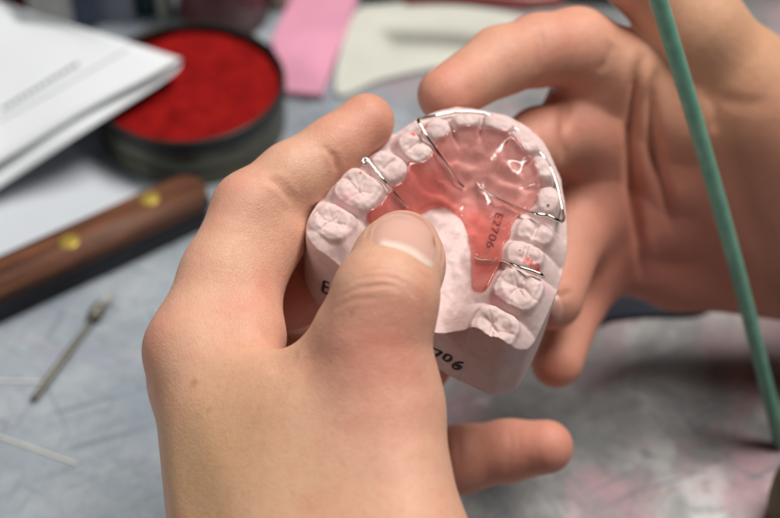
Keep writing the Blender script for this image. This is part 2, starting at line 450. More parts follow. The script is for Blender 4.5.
# gum: crest along the arch, vault inside, sulcus outside
gin = -4.6-9.2*ss(dist, 2.5, 17)
lf_ = 1-ss(GX, -21, -14)
gout = -4.6+.5*lf_-(4.4-2.4*lf_)*ss(dist, 1.5, 7.5)
gum = np.where(inner, gin, gout)
gum = blur2(gum, 4)+2.6*np.exp(-(np.linalg.norm(PT-TC[0]-np.array([-.5, -1]), axis=-1)/8.5)**4)
mid = np.array([at(418, 300, -12)[:2], at(492, 150, -6)[:2]])
md = line_dist(GX, GY, mid)
gum = gum+.45*np.exp(-(md/1.6)**2)*inner                       # raphe
ax_ = (mid[1]-mid[0])/np.linalg.norm(mid[1]-mid[0]); al = (PT-mid[0])@ax_; ac = np.abs((PT-mid[0])@np.array([-ax_[1], ax_[0]]))
rug = np.sin((al*1.0+ac*.35+1.2*vnoise(PT, 5, 3))*1.35)*ss(al, 20, 27)*(1-ss(al, 40, 44))*ss(ac, .8, 3)*(1-ss(ac, 11, 15))
gum = gum+.5*rug*(1+.5*vnoise(PT, 4, 33))+.35*vnoise(PT, 1.9, 31)*ss(al, 16, 24)*inner+.45*vnoise(PT, 2.6, 5)*ss(dist, 2, 6)+.16*vnoise(PT, 1.3, 6)+.25*vnoise(PT, 6, 9)
# gingival scallops and root bulges outside the teeth
H = gum.copy(); lab = np.full(GX.shape, -1)
TH = []
for i, (px, py, kind, a, b) in enumerate(teeth):
    c = TC[i]; tg = TC[min(i+1, 13)]-TC[max(i-1, 0)]; tg = tg/np.linalg.norm(tg)
    if i in (0, 1): tg = TC[1]-TC[0]; tg = tg/np.linalg.norm(tg)
    if i in (12, 13): tg = TC[13]-TC[12]; tg = tg/np.linalg.norm(tg)
    nb = np.array([-tg[1], tg[0]])
    if np.dot(nb, c-np.array([-4, 20])) < 0: nb = -nb            # nb points to the cheek
    u = (PT-c)@tg; v = (PT-c)@nb
    wob = .22*vnoise(PT, 2.2, 20+i)
    uu, vv = u/a, v/b
    if kind == 'molar':
        p = 3.2; rho = (np.abs(uu)**p+np.abs(vv)**p)**(1/p)
        top = -1.2+0*u; rr_ = np.random.default_rng(100+i); cw = .40+.06*rr_.random()
        for su, sv, hh in ((-.5, -.52, 1.2), (.48, -.50, 1.45), (-.46, .52, 1.15), (.5, .52, 1.3)):
            top = top+hh*(.75+.5*rr_.random())*np.exp(-(((uu-su-.12*(rr_.random()-.5))/cw)**2+((vv-sv-.14*(rr_.random()-.5))/cw)**2))
        top = top-.62*np.exp(-(((v+.55*np.sin(u*.7+i*2.1)+.3*vnoise(PT,1.6,90+i))/.42)**2))*(np.abs(uu) < .9)*np.exp(-(uu/.75)**4)
        top = top-.55*np.exp(-(((u+.6*np.sin(v*.8+i*1.7)+.4*vnoise(PT,1.8,60+i))/.42)**2))*np.exp(-((vv-.2)/.8)**4)
        top = top-.35*np.exp(-(((u-v*.8)/.35)**2))*np.exp(-(rho/.6)**4)+.35*np.exp(-((rho-.74)/.14)**2)
        base = -5.4
    elif kind == 'premolar':
        p = 2.6; rho = (np.abs(uu*(1+.12*vv))**p+np.abs(vv)**p)**(1/p)
        top = -1.5+0*u+1.7*np.exp(-((uu/.62)**2+((vv-.50)/.42)**2))+1.35*np.exp(-((uu/.6)**2+((vv+.50)/.40)**2))
        top = top-.75*np.exp(-(((v+.1)/.40)**2))*np.exp(-(uu/.72)**4)+.35*np.exp(-(((np.abs(uu)-.72)/.16)**2+(vv/.5)**2))
        base = -5.4
    elif kind == 'canine':
        p = 2.3; rho = (np.abs(uu)**p+np.abs(vv)**p)**(1/p)
        top = .1-1.6*np.abs(uu)**1.4-1.1*np.maximum(-vv, 0)**1.2-.7*np.maximum(vv, 0)**2
        base = -6
    else:
        p = 2.6; rho = (np.abs(uu)**p+np.abs(vv)**p)**(1/p)
        top = -.5-.28*np.abs(uu)**3-.35*np.maximum(-vv, 0)-.25*np.maximum(vv, 0)+.1*np.cos(u*2.6)
        base = -6
    top = top+.16*vnoise(PT, .9, 40+i)+.18*vnoise(PT, 1.7, 140+i)+.13*wob-(.5 if i == 0 else 0)
    rad = np.minimum(a, b)
    wall = top.clip(-2, 1)-0.0+(1-rho-.06*wob)*rad*2.9
    if kind in ('incisor', 'canine'):                            # sloping palatal side with a cingulum
        ling = -1.2-1.05*np.maximum(-(v+.6*b), 0)-1.1*np.maximum(np.abs(u)-a*.72, 0)*1.6-2.5*np.maximum(v, 0)
        th = smin(top, wall, 1.0); th = smax(th, np.maximum(ling, -14), .8)
        if kind == 'incisor' or kind == 'canine': th = th+.35*np.exp(-((v+b+2.6)/1.5)**2-(uu/.5)**2)
    else:
        th = smin(top, wall, .75)
        th = smax(th, smin(-2.9+(1.13-rho)*rad*1.6, top-.5, .6), .5)               # belly of the crown
    TH.append(th)
    up = th > H-.25
    lab[(th > H)] = i
    # root bulge on the cheek side
    H = H+.5*np.exp(-((u/(a*.7))**2))*ss(v, b*.8, b*1.5)*(1-ss(v, b+4, b+7))
    H = smax(H, th, .55)
for i in range(13):
    c = (TC[i]+TC[i+1])/2; tg = TC[i+1]-TC[i]; tg = tg/np.linalg.norm(tg); nb = np.array([-tg[1], tg[0]])
    u = (PT-c)@tg; v = (PT-c)@nb; fr_t = 3 < i < 9
    H = H-(1.9 if fr_t else .6)*np.exp(-(u/(.5 if fr_t else .65))**2)*np.exp(-(v/(3.6 if fr_t else 5.5))**4)*ss(H, -5.5, -2.5)
for px_, py_, r_, a_ in ((343,252,3.2,1.9),(352,262,2.4,1.2),(322,240,2.5,.9),(470,312,3.5,1.2)):
    H = H+a_*np.exp(-(np.linalg.norm(PT-at(px_, py_, -5)[:2], axis=-1)/r_)**2)
# slight notch lines between neighbouring teeth come from the union itself; casting nicks:
H = H+.05*vnoise(PT, .6, 70)
ZB = -29.0
g = Grid((lo2[0], lo2[1], ZB-1), (hi2[0], hi2[1], 2.4), .21)
def lookup(A, x, y):
    i = (x-lo2[0])/HG; j = (y-lo2[1])/HG
    i = np.clip(i, 0, A.shape[0]-1.001); j = np.clip(j, 0, A.shape[1]-1.001); i0 = i.astype(int); j0 = j.astype(int); fi = i-i0; fj = j-j0
    return (A[i0, j0]*(1-fi)*(1-fj)+A[i0+1, j0]*fi*(1-fj)+A[i0, j0+1]*(1-fi)*fj+A[i0+1, j0+1]*fi*fj)
XX, YY = np.meshgrid(g.ax[0], g.ax[1], indexing='ij')
hh = lookup(H, XX, YY); gr = np.gradient(hh, .21); sl_ = np.sqrt(1+np.minimum(gr[0]**2+gr[1]**2, 9))
# trimmed base: facets
wallp = lookup(prs, XX, YY)
F = smax(((g.ax[2][None, None, :]-hh[:, :, None])/sl_[:, :, None]).astype(np.float32), wallp[:, :, None].astype(np.float32)+0*g.ax[2][None, None, :].astype(np.float32), .3)
F = smax(F, (ZB-g.ax[2])[None, None, :].astype(np.float32)+0*F, .8)
cv, cf = surface_nets(F, g.lo, g.h)
cv = relax(cv, cf, 1)
cn = vnormals(cv, cf)
del F
CW = L2W(cv)
ROT = np.stack([E1, E2, NW], 1)
CNW = cn@ROT.T
castE = empty('dental_cast', L2W(V3(-4, 22, ZB)), 'pink white plaster cast of an upper dental arch held between the two hands', 'dental cast')
fc = cv[cf].mean(1)
def lab_at(x, y):
    i = np.clip(np.round((x-lo2[0])/HG).astype(int), 0, lab.shape[0]-1); j = np.clip(np.round((y-lo2[1])/HG).astype(int), 0, lab.shape[1]-1); return lab[i, j]
fl_ = np.where(fc[:, 2] > -9, lab_at(fc[:, 0], fc[:, 1]), -1)
fl_ = np.where(lookup(H, fc[:, 0], fc[:, 1])-fc[:, 2] > 2.5, -1, fl_)
waxspots = [(413,135,1.0),(424,125,1.3),(361,176,.45),(531,263,1.0),(537,266,1.1),(526,261,.8),(555,220,.7),(420,131,.5)]
WX = [(at(a, b, -1)[:2], r) for a, b, r in waxspots]
def paint_cast(o, v):
    a = o.data.color_attributes.new('wax', 'FLOAT_COLOR', 'POINT')
    w = np.zeros(len(v)); pk = np.zeros(len(v))
    for c, r in WX:
        d = np.linalg.norm(v[:, :2]-c, axis=1)+.35*vnoise(v[:, :2], .7, 3)
        w = np.maximum(w, np.clip((r-d)/.35, 0, 1)*(v[:, 2] > -4)*np.clip(.75+.6*vnoise(v, .5, 8), 0, 1))
    for c, r in ((at(497, 303, -4)[:2], 2.6), (at(545, 290, -6)[:2], 2.2), (at(345, 205, -4)[:2], 2.4)):
        d = np.linalg.norm(v[:, :2]-c, axis=1)+.6*vnoise(v[:, :2], 1.2, 5)
        pk = np.maximum(pk, np.clip((r-d)/1.2, 0, .8))
    dk = np.zeros(len(v))
    for c, r in ((at(519.5, 252, -1)[:2], .35), (at(548, 206, -1)[:2], .5), (at(530, 257, -1)[:2], .22)): dk = np.maximum(dk, np.clip((r-np.linalg.norm(v[:, :2]-c, axis=1))/.2, 0, .9)*(v[:, 2] > -5))
    arr = np.stack([w, pk, dk, np.ones(len(v))], 1).astype(np.float32)
    a.data.foreach_set('color', arr.ravel())
for L in range(-1, 14):
    m = fl_ == L
    if not m.any(): continue
    ids = np.unique(cf[m]); remap = np.zeros(len(cv), int); remap[ids] = np.arange(len(ids))
    o = mesh_np('plaster_base' if L < 0 else 'tooth', CW[ids], remap[cf[m]], PLASTER, castE, True, CNW[ids])
    paint_cast(o, cv[ids])
castBVH = BVHTree.FromPolygons([tuple(p) for p in CW], [tuple(f) for f in cf])
def hit(bvh, px, py):
    r = ray(px, py); r = r/np.linalg.norm(r)
    h = bvh.ray_cast(Vector(CAM), Vector(r))
    if h[0] is None: return None, None
    return np.array(h[0]), np.array(h[1])*(-1 if np.dot(h[1], r) > 0 else 1)
# ink handwriting on the trimmed back wall
def strokes(bvh, lines, rad, mat, parent, name, n=6):
    for pl in lines:
        pts = []; nn = None
        for q in catmull(pl, n):
            p, nr = hit(bvh, *q)
            if p is not None: pts.append(p); nn = nr
        if len(pts) > 2:
            v, f = tube(np.array(pts), rad, 8, (nn, .35)); o = mesh_np(name, v, f, mat, parent)
E_ = [[(329,283),(324.5,281.5),(323.5,286),(322.5,291)],[(323.5,286),(329,288)],[(322.5,291),(325,293),(330,294)]]
S7 = [[(427,346),(433,348),(440,351),(441.5,352),(437,355),(431,357.5)]]
S0 = [[(444,357),(447,354.5),(451,356),(450.5,359.5),(446.5,361),(443.7,359),(444,357)]]
S6 = [[(463,362.5),(458.5,362.5),(453.5,365),(453.5,368),(457,369),(460.5,367.5),(460,365.5),(456,366)]]

# ------------------------------------------------------------------ the retainer
plate_px = [(446,133),(456,127),(474,124),(496,127),(511,135),(527,147),(537,159),(541,175),(541,190),(535,205),(521,215),(512,226),(510,236),
            (503,247),(502,259),(498,270),(492,280),(486,290),(477,291),(472,284),(471,264),(469,240),(462,221),(452,211),(440,208),(427,211),(412,221),
            (398,230),(380,230),(368,222),(368,212),(379,206),(387,195),(392,187),(401,183),(406,174),(407,166),(416,161),(426,159),(432,150),(436,140)]
PP = np.array([W2L(hit(castBVH, *p)[0])[:2] for p in plate_px])
PPS = catmull(PP, 4, True)
topb = blur2(np.maximum(blur2(H, 9)+.75, H+.4), 4)
reg = poly_sdf(GX, GY, PPS)
g2 = Grid((PP[:, 0].min()-2, PP[:, 1].min()-2, -17), (PP[:, 0].max()+2, PP[:, 1].max()+2, 3), .25)
X2, Y2 = np.meshgrid(g2.ax[0], g2.ax[1], indexing='ij')
h2 = lookup(topb, X2, Y2)-1.25; r2 = lookup(reg, X2, Y2); gr = np.gradient(h2, .25); s2 = np.sqrt(1+np.minimum(gr[0]**2+gr[1]**2, 9))
thick = 1.35+.25*ss(-r2, 0, 3)
F = (np.abs(g2.ax[2][None, None, :]-h2[:, :, None])/s2[:, :, None]-1.25).astype(np.float32)
F = smax(F, (r2[:, :, None]+0*F).astype(np.float32), 1.1)
pv, pf = surface_nets(F, g2.lo, g2.h); pv = relax(pv, pf, 3); del F
PW = L2W(pv)
retE = empty('retainer', L2W(V3(0, 25, -8)), 'pink acrylic retainer plate with steel wires seated on the plaster cast', 'retainer')
plate = mesh_np('acrylic_plate', PW, pf, ACRYL, retE)
wl = np.array([at(*p, -4)[:2] for p in ((438,150),(463,185),(480,187),(500,201),(530,214))])
fr_ = np.array([at(495, 165, -5)[:2]])
sd = np.full(len(pv), 1e9)
# front of the line of the wires the acrylic is clear, behind it coloured
front = poly_sdf(pv[:, 0], pv[:, 1], np.concatenate([wl, [at(560, 205, -4)[:2], at(560, 90, -4)[:2], at(400, 90, -4)[:2]]]))
tone = 1/(1+np.exp((front+.6*vnoise(pv, 2.5, 4))/1.6))
tone = np.clip(tone+.22*vnoise(pv, 4, 14), 0, 1)
tone = np.maximum(tone, .75*np.clip(1-np.linalg.norm(pv[:, :2]-at(428, 163, -4)[:2], axis=1)/4, 0, 1))
ca = plate.data.color_attributes.new('tone', 'FLOAT_COLOR', 'POINT')
ca.data.foreach_set('color', np.stack([tone, tone, tone, np.ones(len(pv))], 1).astype(np.float32).ravel())
nC = len(CW)
bothBVH = BVHTree.FromPolygons([tuple(p) for p in np.concatenate([CW, PW])], [tuple(f) for f in np.concatenate([cf, pf+nC])])
def wire(name, spec, rad, ball=None):
    pts = []
    for px, py, z in spec:
        if z is None: p, n_ = hit(bothBVH, px, py); p = p+n_*rad*.5
        elif z == 'in': p, n_ = hit(bothBVH, px, py); p = p-n_*.35
        elif z == 'on': p, n_ = hit(castBVH, px, py); p = p+n_*rad*1.1
        else: p = L2W(at(px, py, z))
        pts.append(p)
    c = catmull(pts, 8)
    v, f = tube(c, rad, 12)
    return mesh_np(name, v, f, STEEL, retE)
wire('labial_bow', [(464,187,'in'),(457,180,'in'),(447,166,None),(436,151,None),(427,137,.3),(421,126,.9),(418.5,121.5,.6),(419.5,119,-.6),(425,118,-2),(434,116,-3.2),(448,113.2,-3.5),(461,112,-3.5),(485,114,-3.5),
        (512,127,-3.5),(535,147,-3.5),(550,168,-3.5),(556.5,185,-3.5),(560,200,-3.5),(562.5,212,-3.2),(563.5,218,-2.2),(561.5,221.5,-.8),(557,220,.4),(551,216.8,.9),(545,215.2,.8),(533,213.5,.3),(518,208.5,None),(505,202.5,None),(494,197,None),(480,187,'in'),(476,183,'in')], .42)
wire('clasp', [(367,163,.6),(364.5,163.8,.9),(362.6,161.5,1.1),(364,158.6,1.2),(367.5,160,1.2),(373,167,1.1),(379,174.5,.8),(385,182,.1),(391,189,None),(399,197.5,'in'),(408,207,'in')], .42)
wire('clasp', [(543,277,-.6),(541.5,274.8,.4),(536,272.4,.7),(527,269.5,.7),(518,266.8,.5),(510,263.5,-.6),(503,260.8,None),(490,259,'in'),(477,258,'in'),(476,254,'in')], .42)
# printed code, laid on the plate
cu = bpy.data.curves.new('code', 'FONT'); cu.body = 'E2706'; cu.size = 1; cu.extrude = .0; cu.offset = -.008
to = bpy.data.objects.new('code', cu); COL.objects.link(to)
dg = bpy.context.evaluated_depsgraph_get(); tm = bpy.data.meshes.new_from_object(to.evaluated_get(dg))
bm = bmesh.new(); bm.from_mesh(tm); bmesh.ops.triangulate(bm, faces=bm.faces)
bmesh.ops.subdivide_edges(bm, edges=bm.edges, cuts=2, use_grid_fill=True); bmesh.ops.triangulate(bm, faces=bm.faces)
tv = np.array([tuple(v.co) for v in bm.verts]); bm.verts.index_update(); tf = [[v.index for v in f.verts] for f in bm.faces]; bm.free()
bpy.data.objects.remove(to); bpy.data.curves.remove(cu)
plateBVH = BVHTree.FromPolygons([tuple(p) for p in PW], [tuple(f) for f in pf])
w_ = tv[:, 0].max(); hgt = tv[:, 1].max()
s0 = np.array([500., 212.5]); s1 = np.array([489.5, 248.]); d_ = (s1-s0); pn = np.array([-d_[1], d_[0]])/np.linalg.norm(d_)*-1
out = []
for x, y, z in tv:
    q = s0+d_*(x/w_)+pn*(y/hgt)*7.5-pn*3.5
    p, n_ = hit(plateBVH, *q)
    if p is None: p, n_ = hit(castBVH, *q)
    out.append(p+n_*.10)
mesh_np('printed_code', np.array(out), tf, PRINT, retE, False)
strokes(castBVH, E_+S7+S0+S6, .42, INK, castE, 'handwriting')

# ------------------------------------------------------------------ hands
def build_hand(name, label, palm, tris, fingers, cut, h=.65, kp=9):
    pts = []
    for a, b, *_ in palm: pts += [P(*a[:3]), P(*b[:3])]
    for fgr in fingers: pts += [P(*j[:3]) for j in fgr['j']]
    pts = np.array(pts); gr_ = Grid(pts.min(0)-34, pts.max(0)+34, h)
    PF = gr_.new()
    for a, b, *fl in palm:
        gr_.cone(PF, P(*a[:3]), P(*b[:3]), a[3], b[3], kp, fl[0] if fl else None)
    for a, b, c, r in tris: gr_.tri(PF, P(*a), P(*b), P(*c), r, kp)
    tot = PF.copy()
    for fgr in fingers:
        FF = gr_.new(); J = fgr['j']
        for a, b in zip(J[:-1], J[1:]): gr_.cone(FF, P(*a[:3]), P(*b[:3]), a[3], b[3], fgr.get('k', 3.0), fgr.get('flat'))
        for a, b in fgr.get('pads', []): gr_.cone(FF, P(*a[:3]), P(*b[:3]), a[3], b[3], 4.0)
        near = FF < 40
        Fi = smin(PF, FF, fgr.get('kp', 7.0))
        tot = np.minimum(tot, np.where(near, Fi, PF))
    v, f = surface_nets(tot, gr_.lo, h); del tot, PF
    v = relax(v, f, 6)
    return v, f
def grooves(v, f, nrm, specs):
    """press skin creases (traced lines) into the surface"""
    bvh = BVHTree.FromPolygons([tuple(p) for p in v], [tuple(q) for q in f])
    for pl, depth, w in specs:
        pts = []
        for q in catmull(pl, 5):
            p, _n = hit(bvh, *q)
            if p is not None: pts.append(p)
        if len(pts) < 2: continue
        pts = np.array(pts); m = np.where(np.all((v > pts.min(0)-4*w) & (v < pts.max(0)+4*w), axis=1))[0]
        if not len(m): continue
        best = np.full(len(m), 1e9); tt = np.zeros(len(m))
        L = len(pts)-1
        for i, (a, b) in enumerate(zip(pts[:-1], pts[1:])):
            e = b-a; t = np.clip(((v[m]-a)@e)/(e@e+1e-9), 0, 1); d = np.linalg.norm(v[m]-a-t[:, None]*e, axis=1)
            q = d < best; best[q] = d[q]; tt[q] = (i+t[q])/L
        fade = ss(np.minimum(tt, 1-tt), 0, .3)
        disp = -depth*np.exp(-(best/w)**2)*fade+(.35 if w < .85 else .1)*depth*np.exp(-((best-2.2*w)/(1.2*w))**2)*fade
        v[m] += nrm[m]*disp[:, None]
    return v
def flush(o, v, spots, yellow=(), dark=(), bvh=None):
    ch = []
    for lst in (spots, yellow, dark):
        w = np.zeros(len(v))
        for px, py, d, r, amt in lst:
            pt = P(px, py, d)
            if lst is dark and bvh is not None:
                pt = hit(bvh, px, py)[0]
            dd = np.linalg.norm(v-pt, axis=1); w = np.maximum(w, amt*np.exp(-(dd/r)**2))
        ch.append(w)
    a = o.data.color_attributes.new('flush', 'FLOAT_COLOR', 'POINT')
    a.data.foreach_set('color', np.stack(ch+[np.ones(len(v))], 1).astype(np.float32).ravel())
def nail(bvh, outline, parent, name='fingernail', thick=.45, white=None, stain=None):
    ol = catmull(outline, 6, True); c = ol.mean(0); rings = 16; n = len(ol)
    V, A = [], []
    for i in range(rings+1):
        s = 1-i/rings if i < rings else 0
        for q in (ol if i < rings else [c]):
            pxy = c+(q-c)*s; p, nr = hit(bvh, *pxy)
            off = thick*(1-s**8)-.12
            V.append(p+nr*off)
            wv = 0
            if white is not None: wv = float(np.clip(1-np.min(np.linalg.norm(catmull(white, 6)-pxy, axis=1))/5.5, 0, 1))
            st = 0
            if stain is not None: st = float(np.exp(-(((pxy[0]-stain[0])/stain[2])**2+((pxy[1]-stain[1])/stain[3])**2)))
            A.append((wv, st*.9, 0, 1))
    F_ = []
    for i in range(rings-1):
        for k in range(n): F_.append([i*n+k, i*n+(k+1) % n, (i+1)*n+(k+1) % n, (i+1)*n+k])
    for k in range(n): F_.append([(rings-1)*n+k, (rings-1)*n+(k+1) % n, rings*n])
    o = mesh_np(name, np.array(V), F_, NAIL, parent)
    a = o.data.color_attributes.new('nailmap', 'FLOAT_COLOR', 'POINT'); a.data.foreach_set('color', np.array(A, np.float32).ravel())
    return o

# the hand in front, thumb on the cast
lp = [((285,620,340,14),(264,425,361,10)), ((330,610,338,14.5),(312,430,353,10.5)), ((252,630,350,14.5),(196,356,376,10.5)), ((240,630,366,14),(196,378,394,10.5)), ((255,640,382,13),(212,402,412,10.5)), ((280,650,394,12),(245,436,428,10)),
      ((402,575,337,14.5),(381,400,352,12.4)), ((330,650,348,18),(402,575,337,14.5)), ((270,660,356,20),(315,800,348,25)), ((330,660,360,20),(345,800,352,25))]
lt = [((215,378,370),(362,408,350),(320,600,337),8.5), ((215,380,395),(330,600,356),(250,440,425),8)]
lf = [dict(j=[(382,404,351,12.4),(374,346,351,11.0),(385,298,351,10.7),(398,264,362,9.5),(402.5,248,369.5,8.6)], pads=[((326,372,360,8.5),(351,336,355,8.6))], k=5, kp=5.5),
      dict(j=[(195,347,376,10.8),(222,275,384,9.6),(249,208,390,8.5),(292,176,394,8.0),(334,147,398,7.1),(366,122,402,7.1)], pads=[((243,337,377,10.2),(239,288,386,9.4)),((240,285,386,9.4),(272,236,392,8.7)),((280,196,396,7.6),(316,166,399,7.0))], kp=7),
      dict(j=[(196,378,394,10.5),(228,288,412,9.8),(288,289,412,9.8),(362,268,414,8)], kp=6),
      dict(j=[(212,402,412,10.5),(268,350,434,9.3),(360,352,436,8.4),(424,364,425,7.4)], kp=6),
      dict(j=[(245,436,428,10),(340,484,448,9.8),(462,459,443,9.0),(508,451,440,8.1),(546,447,436,7.3)], kp=6)]
lv, lfc = build_hand('person_hand', '', lp, lt, lf, None)
ln = vnormals(lv, lfc)
lcre = [([(338,292),(362,278),(395,279),(424,298)], .17, .55), ([(334,302),(358,288),(392,288),(420,306)], .13, .5), ([(345,280),(370,270),(400,271),(428,288)], .15, .5),
        ([(352,272),(376,263),(405,266),(430,280)], .12, .45), ([(330,312),(352,300),(385,299)], .1, .5), ([(350,266),(372,256),(398,258)], .12, .4), ([(360,292),(385,284),(410,292),(425,308)], .16, .4),
        ([(331,150),(335,160),(336,173)], .5, .8), ([(322,146),(329,152),(333,164)], .2, .6),
        ([(265,176),(281,188),(293,204)], .4, .8), ([(274,174),(287,186),(297,200)], .22, .6), 
        ([(268,374),(286,362),(300,354)], .4, 2.2),
        ([(456,424),(458,445),(459,470)], .25, .8), ([(508,423),(511,445),(508,480)], .22, 1.0), ([(515,423),(519,445),(515,477)], .12, .8), ([(371,247),(384,250.5),(397,252.5),(411,258.5),(423,267),(433,273)], .15, .5), ([(441,266),(442.5,248),(436,228)], .2, .5), ([(366,243),(370,226),(384,212)], .15, .5)]
lv = grooves(lv, lfc, ln, lcre)
handL = mesh_np('person_hand', lv, lfc, SKIN, None)
tag(handL, 'bare hand in front, thumb pressed on the cast, little finger stretched out below', 'hand')
lBVH = BVHTree.FromPolygons([tuple(p) for p in lv], [tuple(q) for q in lfc])
flush(handL, lv, [(370,115,398,13,.55),(345,135,394,9,.4),(235,195,385,12,.35),(150,340,372,13,.45),(372,350,342,14,.6),(385,400,340,14,.35),(250,420,355,12,.3),(400,470,335,14,.25),(300,340,370,10,.5),(545,440,430,22,.7),(480,455,436,25,.55),(280,285,388,9,.4),
                  (300,300,408,22,.8),(435,375,420,14,.8),(400,250,362,9,.25),(240,320,372,12,.3),(430,300,350,6,.3)],
      [(370,245,366,4,.6),(225,480,355,22,.75),(190,420,368,14,.5),(270,500,345,18,.5)], [(194,383,361,.9,.9),(209,410,360,.75,.7),(352,313,341,.7,.5),(283,357,360,3.5,.25)], lBVH)  # small moles; the last, wider dark spot paints shade into the web dimple
nl = nail(lBVH, [(371,241),(376,224),(389,213),(403,210.8),(418,214.5),(431,227),(437.5,246),(438,258),(433,268),(422,263),(410,255),(396,249),(383,246)], handL,
     white=[(384,244),(398,247),(411,252),(422,260),(431,267)], stain=(434.5,241,2.6,6))
nl.parent = handL

# the hand behind, fingertips round the front of the cast
rp = [((672,112,456,12),(900,180,470,17)), ((668,165,468,12.5),(900,215,480,17)), ((668,215,481,12.5),(900,250,490,16)), ((678,268,492,11.5),(900,285,496,16)),
      ((860,175,464,19),(745,92,457,15.5)), ((745,92,457,15.5),(695,28,446,12.5)), ((900,225,482,24),(1150,260,490,27))]
rt = [((582,98,451),(588,262,467),(672,180,475),9.2),((602,128,457),(612,256,478),(672,190,478),8.8),((672,112,462),(900,200,480),(745,80,462),8),((672,130,468),(680,268,498),(900,230,492),9)]
rf = [dict(j=[(672,112,456,12),(622,70,448,10.8),(577,46,441,10.2),(540,50,435,9.4),(500,61,429,8.8),(446,95,418,7.4)], kp=7),
      dict(j=[(668,165,468,12),(602,128,458,10.6),(540,142,442,9.2),(480,180,430,7.8)], kp=7),
      dict(j=[(668,215,481,12),(600,196,468,10.6),(568,240,453,9.6),(552,298,438,8.6)], kp=7),
      dict(j=[(678,268,492,11),(604,258,480,9.6),(574,306,468,8.4),(557,362,452,7.3)], kp=7),
      dict(j=[(695,28,446,12.5),(640,-32,440,11.3),(612,-95,436,10)], kp=7)]
rv, rfc = build_hand('person_hand', '', rp, rt, rf, None, h=.7)
rn = vnormals(rv, rfc)
rcre = [([(566,95),(564,130),(566,168)], 1.2, 1.8), ([(646,48),(636,85),(631,150),(637,220),(645,290)], 2.6, 1.7), ([(660,62),(651,100),(653,140),(662,180),(676,240)], 2.2, 1.6),
        ([(612,40),(608,60),(596,74)], .5, 1.6), ([(537,25),(541,50),(536,78)], .45, 1.2), ([(690,80),(715,96),(745,104),(775,100)], .4, 2.2), ([(705,90),(715,112),(714,135)], .5, 1.3), ([(545,292),(560,296),(575,290)], .3, .9)]
rv = grooves(rv, rfc, rn, rcre)
handR = mesh_np('person_hand', rv, rfc, SKIN, None)
tag(handR, 'bare open hand behind the cast, palm facing left, crossed by the green rod', 'hand')
rBVH = BVHTree.FromPolygons([tuple(p) for p in rv], [tuple(q) for q in rfc])
flush(handR, rv, [(440,95,412,18,.6),(500,60,422,14,.4),(560,50,436,30,.5),(560,365,436,20,.8),(580,290,450,25,.7),(600,150,450,40,.6),(640,230,478,60,.9),(720,180,460,60,.6),(625,20,440,20,.5),(720,200,470,40,.3)],
      [(730,40,450,30,.5)], [(632,180,465,4,.2)])  # dark spot: shade of the palm crease put into the skin colour
nail(rBVH, [(550,298),(556,294),(561,300),(563,312),(560,322),(553,320),(549,310)], handR, thick=.4)

# ------------------------------------------------------------------ things on the bench
# knife handle
k0 = T(-60, 318, 7)[:2]; k1 = T(205, 197, 7)[:2]
kd = (k1-k0)/np.linalg.norm(k1-k0); KANG = math.atan2(kd[1], kd[0]); kn = np.array([kd[1], -kd[0]])
WOOD = wood_mat(); BRASS = simple('brass', (.42, .30, .06), .5, .6, .1, 500); DARK = simple('blackened_steel', (.018, .02, .026), .45, .4, .3, 120)
knE = empty('knife', (*((k0+k1)/2), 0), 'wooden knife handle with two brass rivets and a black edge', 'knife')
Lk = np.linalg.norm(k1-k0)
def kpt(u, w): return k1-kd*u+kn*w
def kshape(w0, w1, u0=0, u1=Lk, rnd=5): return [kpt(u0+rnd, w0), kpt(u0+1, w0+rnd*.7), kpt(u0, (w0+w1)/2), kpt(u0+1, w1-rnd*.7), kpt(u0+rnd, w1), kpt(u1, w1), kpt(u1, w0)]
bm_obj('wood_scale', prism(kshape(-7.5, 7.5), 7.2, 13), WOOD, knE, True, 1.6)
bm_obj('tang', prism(kshape(-7.8, 7.8, -1.0, Lk, 5), 4.9, 7.0), DARK, knE, False, .4)
bm_obj('wood_scale', prism(kshape(-7.5, 7.5), .1, 4.8), DARK, knE, True, 1.2)
for q in ((150, 201), (70, 244)):
    c = T(*q, 13)
    v, f = lathe([(0, .35), (2.0, .3), (3.4, .12), (3.6, -.6)], V3(c[0], c[1], 13), 32); mesh_np('rivet', v, f, BRASS, knE)
knE.location.z += .0013
# bur
b0 = T(33, 400, 1.3); b1 = T(96, 315, 1.3); b2 = T(106, 300, 1.5)
burE = empty('rotary_bur', (b0+b1)/2-V3(0, 0, 1.3), 'small steel rotary bur lying below the knife handle', 'drill bit')
bl = np.linalg.norm(b1-b0); GREYST = simple('bur_steel', (.17, .16, .13), .5, .8, .15, 300)
v, f = lathe([(0, 0), (.95, .1), (1.2, .5), (1.2, bl*.62), (1.0, bl*.66), (.95, bl-5), (.95, bl)], b0, 24, b1-b0); mesh_np('shank', v, f, GREYST, burE)
v, f = lathe([(.95, -.3), (1.7, .3), (2.3, 1.4), (2.5, 2.6), (1.9, 3.6), (2.2, 4.4), (2.3, 5.6), (1.6, 6.6), (.8, 7.0), (0, 7.1)], b1-(b1-b0)/bl*3+V3(0, 0, .9), 24, b1-b0); mesh_np('burr_head', v, f, GREYST, burE)
v, f = lathe([(0, 0), (1.6, .2), (1.7, 3.5), (1.2, 6.5), (.3, 7.6), (0, 7.7)], b1+(b1-b0)/bl*3.5+V3(0, 0, .9), 24, b1-b0)
mesh_np('polishing_tip', v, f, simple('white_rubber', (.34, .34, .33), .6), burE)
